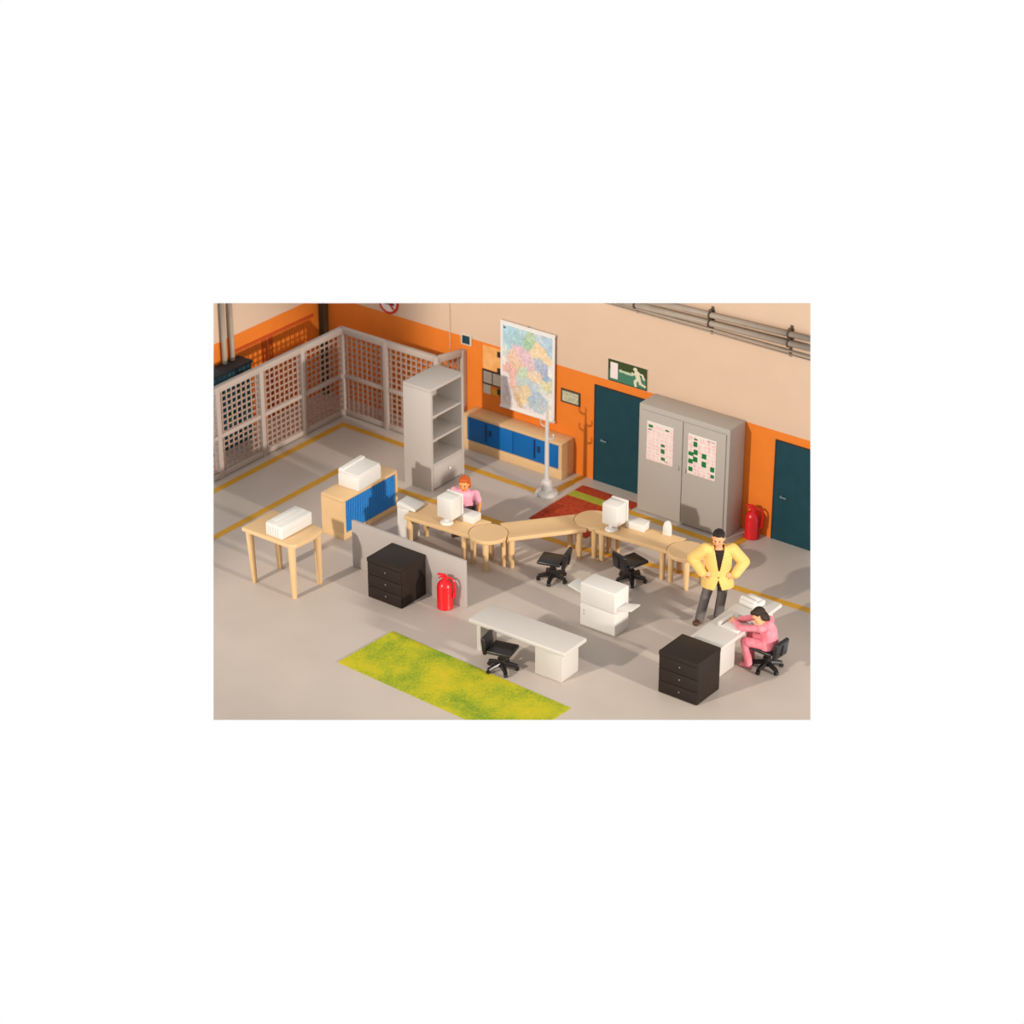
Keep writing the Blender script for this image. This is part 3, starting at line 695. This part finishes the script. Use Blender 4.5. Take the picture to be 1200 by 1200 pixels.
for lab, x, y, a in (('empty black swivel chair with its back to us at the right beige desk', 8.28, -2.80, 74),
                     ('empty black swivel chair at the foreground white desk, beside the green rug', 8.32, -6.47, 14),
                     ('black swivel chair under the person in pink at the right white desk', 11.67, -3.88, 176),
                     ('black swivel chair hidden under the red-haired person behind the left desk', 4.87, -3.00, -52)):
    c = copy_tree(ch); c.location = (x, y, 0); c.rotation_euler = (0, 0, R(a)); c['label'] = lab

# ------------------------------------------------------------------ people
def to_mesh_mod(name, bm, voxel, smooth_it, material, parent):
    me = bpy.data.meshes.new(name+'_raw'); bm.to_mesh(me); bm.free()
    o = bpy.data.objects.new(name+'_raw', me); COL.objects.link(o)
    rm = o.modifiers.new('remesh', 'REMESH'); rm.mode = 'VOXEL'; rm.voxel_size = voxel; rm.adaptivity = 0
    sm = o.modifiers.new('smooth', 'SMOOTH'); sm.factor = 0.5; sm.iterations = smooth_it
    bpy.context.view_layer.update()
    dg = bpy.context.evaluated_depsgraph_get()
    new = bpy.data.meshes.new_from_object(o.evaluated_get(dg)); new.name = name
    bpy.data.objects.remove(o); bpy.data.meshes.remove(me)
    new.materials.clear(); new.materials.append(M[material])
    for p in new.polygons: p.use_smooth = True; p.material_index = 0
    r = bpy.data.objects.new(name, new); COL.objects.link(r)
    if parent: r.parent = parent
    return r
class Org:
    """union of tapered capsules, ellipsoids and lofts, grown into one closed surface"""
    def __init__(s): s.bm = bmesh.new()
    def cap(s, p, q, r0, r1):
        p, q = V(p), V(q); n = 12; d = q-p
        if d.length < 1e-5: return s
        a = d.orthogonal().normalized(); dn = d.normalized(); b = dn.cross(a); rings = []
        st = [(-1, 0)]
        for k in range(1, 5): t = -math.pi/2+k*math.pi/8; rings.append((p+dn*r0*math.sin(t), r0*math.cos(t)))
        for k in range(0, 4): t = k*math.pi/8; rings.append((q+dn*r1*math.sin(t), r1*math.cos(t)))
        v0 = s.bm.verts.new(p-dn*r0); v1 = s.bm.verts.new(q+dn*r1)
        R_ = [[s.bm.verts.new(c+(a*math.cos(2*math.pi*i/n)+b*math.sin(2*math.pi*i/n))*r) for i in range(n)] for c, r in rings]
        for i in range(n):
            j = (i+1) % n
            s.bm.faces.new((v0, R_[0][j], R_[0][i])); s.bm.faces.new((v1, R_[-1][i], R_[-1][j]))
            for A, B in zip(R_, R_[1:]): s.bm.faces.new((A[i], A[j], B[j], B[i]))
        return s
    def chain(s, pts, rs):
        for i in range(len(pts)-1): s.cap(pts[i], pts[i+1], rs[i], rs[i+1])
        return s
    def ell(s, c, r, rot=None):
        rr = bmesh.ops.create_uvsphere(s.bm, u_segments=20, v_segments=12, radius=1.0)
        for v in rr['verts']:
            w = V((v.co.x*r[0], v.co.y*r[1], v.co.z*r[2])); v.co = V(c)+(rot @ w if rot else w)
        return s
    def loft(s, rings, n=28):
        """rings: (centre, rx, ry) in level planes"""
        RR_ = [[s.bm.verts.new((c[0]+rx*math.cos(2*math.pi*i/n), c[1]+ry*math.sin(2*math.pi*i/n), c[2])) for i in range(n)] for c, rx, ry in rings]
        for A, B in zip(RR_, RR_[1:]):
            for i in range(n): s.bm.faces.new((A[i], A[(i+1) % n], B[(i+1) % n], B[i]))
        fs = [s.bm.faces.new(RR_[0][::-1]), s.bm.faces.new(RR_[-1])]
        return s
    def head(s, c, rot, k=1.0):
        c = V(c); T = lambda x, y, z: c+rot @ (V((x, y, z))*k)
        s.ell(c, (.088*k, .105*k, .125*k), rot); s.ell(T(0, -.04, -.065), (.062*k, .065*k, .07*k), rot)
        s.ell(T(0, -.085, -.095), (.03*k, .025*k, .025*k), rot)
        s.cap(T(0, -.098, .01), T(0, -.125, -.028), .012*k, .018*k)
        for x in (-1, 1):
            s.ell(T(x*.088, .005, -.01), (.016*k, .026*k, .034*k), rot); s.ell(T(x*.05, -.07, -.03), (.03*k, .03*k, .03*k), rot)
            s.ell(T(x*.036, -.092, .028), (.026*k, .014*k, .010*k), rot)
        s.ell(T(0, -.098, -.065), (.026*k, .014*k, .012*k), rot)
        return s
    def hand(s, w, d, nrm, k=1.0, side=1, curl=0.35):
        """palm from wrist w along d, nrm points out of the palm, fingers bend to nrm, thumb on the side"""
        w, d, nrm = V(w), V(d).normalized(), V(nrm).normalized(); nrm = (nrm-d*nrm.dot(d)).normalized(); sd = d.cross(nrm)*side
        rot = Matrix((sd, nrm, d)).transposed()
        s.ell(w+d*.05*k, (.042*k, .018*k, .055*k), rot)
        for i, ln in enumerate((.072, .082, .076, .060)):
            b = w+d*.092*k+sd*(.030-.020*i)*k; e = b+(d*math.cos(curl)+nrm*math.sin(curl))*ln*.5*k; f = e+(d*math.cos(2.2*curl)+nrm*math.sin(2.2*curl))*ln*.5*k
            s.chain([b-d*.02*k, b, e, f], [.010*k, .0105*k, .0095*k, .0075*k])
        b = w+d*.03*k+sd*.036*k; e = b+(sd*.7+d*.6+nrm*.3).normalized()*.035*k; f = e+(sd*.2+d*.9+nrm*.3).normalized()*.03*k
        s.chain([b-sd*.015*k, b, e, f], [.012*k, .013*k, .011*k, .009*k])
        return s
    def build(s, name, m, parent, voxel=.009, it=4): return to_mesh_mod(name, s.bm, voxel, it, m, parent)
def split_faces(o, name, test, material, parent):
    """move the faces whose centre passes the test into a mesh of their own"""
    me = o.data; bm = bmesh.new(); bm.from_mesh(me)
    b2 = bm.copy(); b2.faces.ensure_lookup_table(); bm.faces.ensure_lookup_table()
    kill = [f for f in bm.faces if test(f.calc_center_median())]; keep = [f for f in b2.faces if not test(f.calc_center_median())]
    bmesh.ops.delete(bm, geom=kill, context='FACES'); bmesh.ops.delete(b2, geom=keep, context='FACES')
    bm.to_mesh(me); bm.free()
    n = bpy.data.meshes.new(name); b2.to_mesh(n); b2.free(); n.materials.append(M[material])
    for p in n.polygons: p.use_smooth = True; p.material_index = 0
    r = bpy.data.objects.new(name, n); COL.objects.link(r); r.parent = parent
    return r
def thicken(o, t):
    bm = bmesh.new(); bm.from_mesh(o.data)
    bmesh.ops.solidify(bm, geom=bm.faces[:], thickness=-t)
    bm.to_mesh(o.data); bm.free()
    for p in o.data.polygons: p.use_smooth = True
def face_bits(parent, c, rot, k=1.0):
    c = V(c); T = lambda x, y, z: c+rot @ (V((x, y, z))*k)
    for x in (-1, 1):
        m = MB(); m.ball(T(x*.036, -.097, .012), .0135*k, n=12); m.build('eye', 'eye', parent)
    m = MB(); m.tube([T(-.028, -.104, -.062), T(0, -.113, -.066), T(.028, -.104, -.062)], [.005*k, .008*k, .005*k], 8); m.build('mouth', 'lip', parent)

# standing person in a yellow jacket, hands on hips (local -Y is the way the figure faces)
p = thing('person', 'standing person with black hair in a yellow jacket and grey trousers, hands on hips', 'person', (10.10, -2.94, 0), R(36))
HC = V((-0.02, -0.06, 1.50)); HR = Matrix.Rotation(R(14), 3, 'X') @ Matrix.Rotation(R(-12), 3, 'Z')
SH = {-1: V((-.215, 0, 1.265)), 1: V((.215, 0, 1.265))}
EL = {-1: V((-.42, .05, 1.06)), 1: V((.425, .05, 1.0))}
WR = {-1: V((-.265, -.14, .88)), 1: V((.27, -.14, .86))}
KN = {-1: V((-.205, -.15, .44)), 1: V((.075, -.06, .43))}; AN = {-1: V((-.29, -.22, .09)), 1: V((.03, -.07, .09))}
HP = {-1: V((-.095, 0, .76)), 1: V((.10, 0, .76))}
b = Org(); b.head(HC, HR, 1.04); b.chain([(0, .02, 1.22), (0, 0, 1.32), HC+V((0, .02, -.04))], [.06, .056, .055])
b.loft([((0, 0, .70), .12, .09), ((0, 0, .85), .14, .10), ((0, 0, 1.05), .16, .11), ((0, 0, 1.22), .17, .10), ((0, 0, 1.30), .09, .06)])
for s in (-1, 1):
    b.chain([SH[s]+V((-s*.06, 0, -.02)), SH[s], EL[s], WR[s]], [.05, .05, .042, .03])
    b.hand(WR[s], V((-s*.85, -.18, .02)), V((0.0, .75, -.45)), 1.0, s, .45)
    b.chain([HP[s], KN[s], AN[s]], [.085, .055, .04]); b.cap(AN[s]+V((0, 0, -.03)), AN[s]+V((0, -.03, -.045)), .03, .026)
b.build('body', 'skin', p, .0075, 3)
face_bits(p, HC, HR, 1.04)
h = Org(); h.ell(HC+HR @ V((0, .028, .045)), (.104, .108, .102), HR); h.ell(HC+HR @ V((0.0, -.045, .105)), (.082, .055, .040), HR); h.ell(HC+HR @ V((0, .06, -.02)), (.088, .06, .09), HR)
h.build('hair', 'hair_black', p, .008, 2)
j = Org()
j.loft([((0, -.025, .60), .262, .195), ((0, -.02, .68), .25, .185), ((0, -.005, .82), .215, .152), ((0, 0, .94), .205, .145), ((0, 0, 1.08), .21, .145), ((0, .005, 1.22), .225, .13), ((0, .005, 1.285), .19, .10), ((0, .01, 1.335), .085, .07)])
for s in (-1, 1):
    j.chain([SH[s]+V((-s*.07, .005, -.01)), SH[s], EL[s], WR[s]+(EL[s]-WR[s])*.06], [.09, .092, .084, .064])
jk = j.build('jacket', 'jacket', p, .0085, 3)
split_faces(jk, 'shirt', lambda c: c.y < -.03 and 0.93 < c.z < 1.285 and abs(c.x-.005) < .012+(c.z-.93)*.19, 'shirt', p)
bm = bmesh.new(); bm.from_mesh(jk.data)
bmesh.ops.delete(bm, geom=[f for f in bm.faces if (f.calc_center_median().z < .612) or (f.calc_center_median().z > 1.28 and f.calc_center_median().y < .01 and abs(f.calc_center_median().x) < .085) or (f.calc_center_median().y < 0 and f.calc_center_median().z < .78 and abs(f.calc_center_median().x) < (.78-f.calc_center_median().z)*.36)], context='FACES')
bm.to_mesh(jk.data); bm.free(); thicken(jk, .014)
m = MB(); m.ball((0.0, -.172, .82), .012, n=10); m.build('button', 'shoe', jk)
tr = Org(); tr.loft([((0, 0, .62), .17, .115), ((0, 0, .75), .185, .125), ((0, 0, .90), .165, .115)])
for s in (-1, 1): tr.chain([HP[s], KN[s], AN[s]+V((0, 0, -.025))], [.10, .084, .08])
tr.build('trousers', 'trouser', p, .009, 3)
for s in (-1, 1):
    sh = Org(); a = AN[s]; d = V((-.55, -.85, 0) if s < 0 else (.2, -1, 0)).normalized()
    f0 = V((a.x, a.y, .045))
    sh.cap(f0-d*.05, f0+d*.12, .055, .05); sh.cap(f0+V((0, 0, .0)), f0+V((0, 0, .04)), .054, .054); sh.ell(f0+d*.11, (.06, .065, .046))
    o = sh.build('shoe', 'shoe', p, .009, 2)
    for v in o.data.vertices: v.co.z = max(v.co.z, .0)

# seated red-haired person in a pink shirt behind the left desk
p = thing('person', 'seated person with red hair in a pink short-sleeved shirt behind the left desk', 'person', (4.90, -3.03, 0), R(16))
HC = V((0.01, -.085, 0.97)); HR = Matrix.Rotation(R(10), 3, 'X') @ Matrix.Rotation(R(6), 3, 'Z')
SH = {-1: V((-.20, -.03, .775)), 1: V((.20, -.03, .775))}
EL = {-1: V((-.255, -.16, .60)), 1: V((.27, -.03, .60))}; WR = {-1: V((-.10, -.34, .665)), 1: V((.29, -.12, .47))}
HP = {-1: V((-.085, 0, .47)), 1: V((.085, 0, .47))}; KN = {-1: V((-.11, -.36, .44)), 1: V((.11, -.36, .44))}; AN = {-1: V((-.11, -.20, .09)), 1: V((.11, -.20, .09))}
b = Org(); b.head(HC, HR, 0.98); b.chain([(0, 0, .74), (0, -.03, .835), HC+V((0, .02, -.04))], [.055, .05, .05])
b.loft([((0, .02, .42), .13, .095), ((0, .01, .52), .13, .09), ((0, -.01, .66), .145, .095), ((0, -.03, .76), .14, .08), ((0, -.03, .81), .07, .05)])
for s in (-1, 1):
    b.chain([SH[s], EL[s], WR[s]], [.046, .04, .03]); b.hand(WR[s], V((-.2, -1, -.05)) if s < 0 else V((-.1, -.5, -1)), (0, -.15, -1) if s < 0 else (-1, 0, 0), .95, -s if s < 0 else 1, .2)
    b.chain([HP[s], KN[s], AN[s]], [.075, .052, .038]); b.cap(AN[s]+V((0, 0, -.04)), AN[s]+V((0, -.10, -.05)), .033, .03)
b.build('body', 'skin_orange', p, .0075, 3); face_bits(p, HC, HR, .98)
h = Org(); h.ell(HC+HR @ V((0, .03, .04)), (.104, .104, .104), HR); h.ell(HC+HR @ V((0, -.04, .10)), (.085, .055, .04), HR)
for s in (-1, 1): h.ell(HC+HR @ V((s*.086, .03, -.03)), (.024, .05, .07), HR)
h.build('hair', 'hair_red', p, .008, 2)
j = Org(); j.loft([((0, .015, .475), .150, .112), ((0, .01, .56), .155, .112), ((0, -.01, .66), .175, .115), ((0, -.03, .75), .20, .105), ((0, -.03, .81), .13, .08), ((0, -.03, .848), .066, .055)])
for s in (-1, 1): j.chain([SH[s]+V((-s*.05, 0, -.01)), SH[s], SH[s]+(EL[s]-SH[s])*.62], [.074, .074, .066])
j.build('shirt', 'pink', p, .008, 3)
tr = Org(); tr.loft([((0, .02, .425), .165, .13), ((0, .015, .50), .148, .11)])
for s in (-1, 1): tr.chain([HP[s], KN[s], AN[s]], [.09, .07, .06])
tr.build('trousers', 'black2', p, .009, 3)
for s in (-1, 1):
    sh = Org(); f0 = V((AN[s].x, AN[s].y, .043)); sh.cap(f0+V((0, .03, 0)), f0+V((0, -.13, 0)), .042, .038); sh.cap(f0, f0+V((0, 0, .04)), .046, .046)
    o = sh.build('shoe', 'shoe', p, .009, 2)
    for v in o.data.vertices: v.co.z = max(v.co.z, 0)

# person in pink leaning over the right white desk (sits facing local -Y)
p = thing('person', 'person in pink with dark brown hair seated, leaning forward over the right white desk', 'person', (11.655, -3.89, 0), R(-84))
HC = V((0.11, -.105, .985)); HR = Matrix.Rotation(R(44), 3, 'X') @ Matrix.Rotation(R(42), 3, 'Z')
SH = {-1: V((-.155, -.04, .80)), 1: V((.155, -.04, .80))}
EL = {-1: V((-.22, -.34, .74)), 1: V((.20, -.36, .735))}; WR = {-1: V((-.06, -.55, .705)), 1: V((.01, -.58, .715))}
HP = {-1: V((-.085, .02, .475)), 1: V((.085, .02, .475))}; KN = {-1: V((-.10, -.33, .455)), 1: V((.11, -.33, .455))}; AN = {-1: V((-.10, -.31, .09)), 1: V((.13, -.24, .09))}
b = Org(); b.head(HC, HR, .98); b.chain([(0.01, -.04, .80), (0.06, -.06, .90), HC+V((0, .05, -.03))], [.055, .05, .05])
TOR = [((0, .04, .46), .13), ((0, .045, .58), .115), ((0, .02, .70), .12), ((0, -.02, .79), .095)]
b.chain([a for a, r in TOR], [r for a, r in TOR]); b.cap(SH[-1], SH[1], .07, .07)
for s in (-1, 1):
    b.chain([SH[s], EL[s], WR[s]], [.046, .04, .03]); b.hand(WR[s], V((.55, -.7, .02)) if s < 0 else V((-.75, -.5, 0)), (0, 0, -1), .92, -s, .12)
    b.chain([HP[s], KN[s], AN[s]], [.075, .052, .036]); b.cap(AN[s]+V((0, 0, -.04)), AN[s]+V((0, -.10, -.05)), .033, .03)
b.build('body', 'skin', p, .0075, 3); face_bits(p, HC, HR, .98)
h = Org(); h.ell(HC+HR @ V((0, .03, .04)), (.106, .108, .108), HR); h.ell(HC+HR @ V((0, -.045, .10)), (.085, .05, .04), HR)
h.ell(HC+HR @ V((0, .085, -.05)), (.088, .05, .11), HR)
for s in (-1, 1): h.ell(HC+HR @ V((s*.09, .04, -.04)), (.028, .05, .09), HR)
h.build('hair', 'hair_brown', p, .008, 2)
j = Org(); j.chain([a for a, r in TOR], [r+.022 for a, r in TOR]); j.cap(SH[-1], SH[1], .075, .075)
j.cap((-.05, .04, .47), (.05, .04, .47), .14, .14)
for s in (-1, 1): j.chain([SH[s]+V((-s*.05, 0, 0)), SH[s], EL[s], WR[s]+(EL[s]-WR[s])*.12], [.062, .06, .054, .045])
jj = j.build('jacket', 'pink2', p, .008, 3)
tr = Org(); tr.cap((-.06, .02, .485), (.06, .02, .485), .115, .115)
for s in (-1, 1): tr.chain([HP[s], KN[s], AN[s]+V((0, 0, -.01))], [.095, .076, .064])
trs = tr.build('trousers', 'pink2', p, .009, 3)
for o in (jj, trs):
    for v in o.data.vertices:
        if v.co.y > -.20 and v.co.z < .418: v.co.z = .418 if abs(v.co.x) < .22 and v.co.z > .30 and v.co.y > -.2 else v.co.z
for s in (-1, 1):
    sh = Org(); f0 = V((AN[s].x, AN[s].y, .043)); sh.cap(f0+V((0, .03, 0)), f0+V((0, -.12, 0)), .042, .036); sh.cap(f0, f0+V((0, 0, .03)), .044, .044)
    o = sh.build('shoe', 'pink2', p, .009, 2)
    for v in o.data.vertices: v.co.z = max(v.co.z, 0)

# ------------------------------------------------------------------ the model ends where the photograph's view ends
bpy.context.view_layer.update()
X0, X1, Y0, Y1 = 250.2, 949.7, 355.2, 843.7
PL = []
for a, b_, inside in (((X0, Y0), (X0, Y1), (600, 600)), ((X1, Y0), (X1, Y1), (600, 600)), ((X0, Y0), (X1, Y0), (600, 600)), ((X0, Y1), (X1, Y1), (600, 600))):
    n = ray(*a).cross(ray(*b_)).normalized()
    if n.dot(ray(*inside)) > 0: n = -n
    PL.append(n)                    # points outwards
for o in [o for o in COL.objects if o.type == 'MESH']:
    mw = o.matrix_world
    cs = [mw @ V(c) for c in o.bound_box]
    cut = [n for n in PL if max((c-CAM).dot(n) for c in cs) > 1e-4]
    if not cut: continue
    if o.data.users > 1: o.data = o.data.copy()
    bm = bmesh.new(); bm.from_mesh(o.data); inv = mw.inverted(); rot = mw.to_3x3().transposed()
    for n in cut:
        r = bmesh.ops.bisect_plane(bm, geom=bm.verts[:]+bm.edges[:]+bm.faces[:], dist=1e-5, plane_co=inv @ CAM, plane_no=(rot @ n).normalized(), clear_outer=True)
        es = [e for e in r['geom_cut'] if isinstance(e, bmesh.types.BMEdge) and e.is_valid and len(e.link_faces) == 1]
        if es:
            try: bmesh.ops.holes_fill(bm, edges=es, sides=0)
            except Exception: pass
    left = len(bm.faces)
    bm.to_mesh(o.data); bm.free()
    if not left: bpy.data.objects.remove(o)

# ------------------------------------------------------------------ light
w = bpy.data.worlds.new('world'); sc.world = w; w.use_nodes = True
nt = w.node_tree; bg = nt.nodes['Background']
tc = nt.nodes.new('ShaderNodeTexCoord'); sp = nt.nodes.new('ShaderNodeSeparateXYZ'); nt.links.new(tc.outputs['Generated'], sp.inputs[0])
rp = nt.nodes.new('ShaderNodeValToRGB'); mp_ = nt.nodes.new('ShaderNodeMapRange')
mp_.inputs['From Min'].default_value = -1; mp_.inputs['From Max'].default_value = 1
nt.links.new(sp.outputs['Z'], mp_.inputs['Value']); nt.links.new(mp_.outputs['Result'], rp.inputs['Fac'])
SKY = 0.53
rp.color_ramp.elements[0].position = 0.42; rp.color_ramp.elements[0].color = (1, 1, 1, 1)
rp.color_ramp.elements[1].position = 0.49; rp.color_ramp.elements[1].color = (SKY, SKY*.97, SKY*.94, 1)
nt.links.new(rp.outputs['Color'], bg.inputs['Color']); bg.inputs['Strength'].default_value = 1.0
def spot(name, pos, target, watts, angle, blend, col, rad):
    l = bpy.data.lights.new(name, 'SPOT'); l.energy = watts; l.spot_size = R(angle); l.spot_blend = blend; l.color = col; l.shadow_soft_size = rad
    o = bpy.data.objects.new(name, l); COL.objects.link(o); o.location = pos
    o.rotation_euler = (V(target)-V(pos)).to_track_quat('-Z', 'Y').to_euler(); return o
d = V((.214, .903, -.375)).normalized(); tgt = V((8.9, 0, 1.0))
spot('studio_lamp_front', tgt-d*40, tgt, 37000, 22.4, 0.12, (1, .90, .78), 0.55)
spot('studio_lamp_side', (43.75, -7.65, 9.24), (5.5, -5.1, 0.4), 52000, 13.6, 0.30, (1, .92, .82), 0.85)
sc.view_settings.view_transform = 'Standard'; sc.view_settings.look = 'None'; sc.view_settings.exposure = 0; sc.view_settings.gamma = 1
sc.view_settings.use_curve_mapping = False
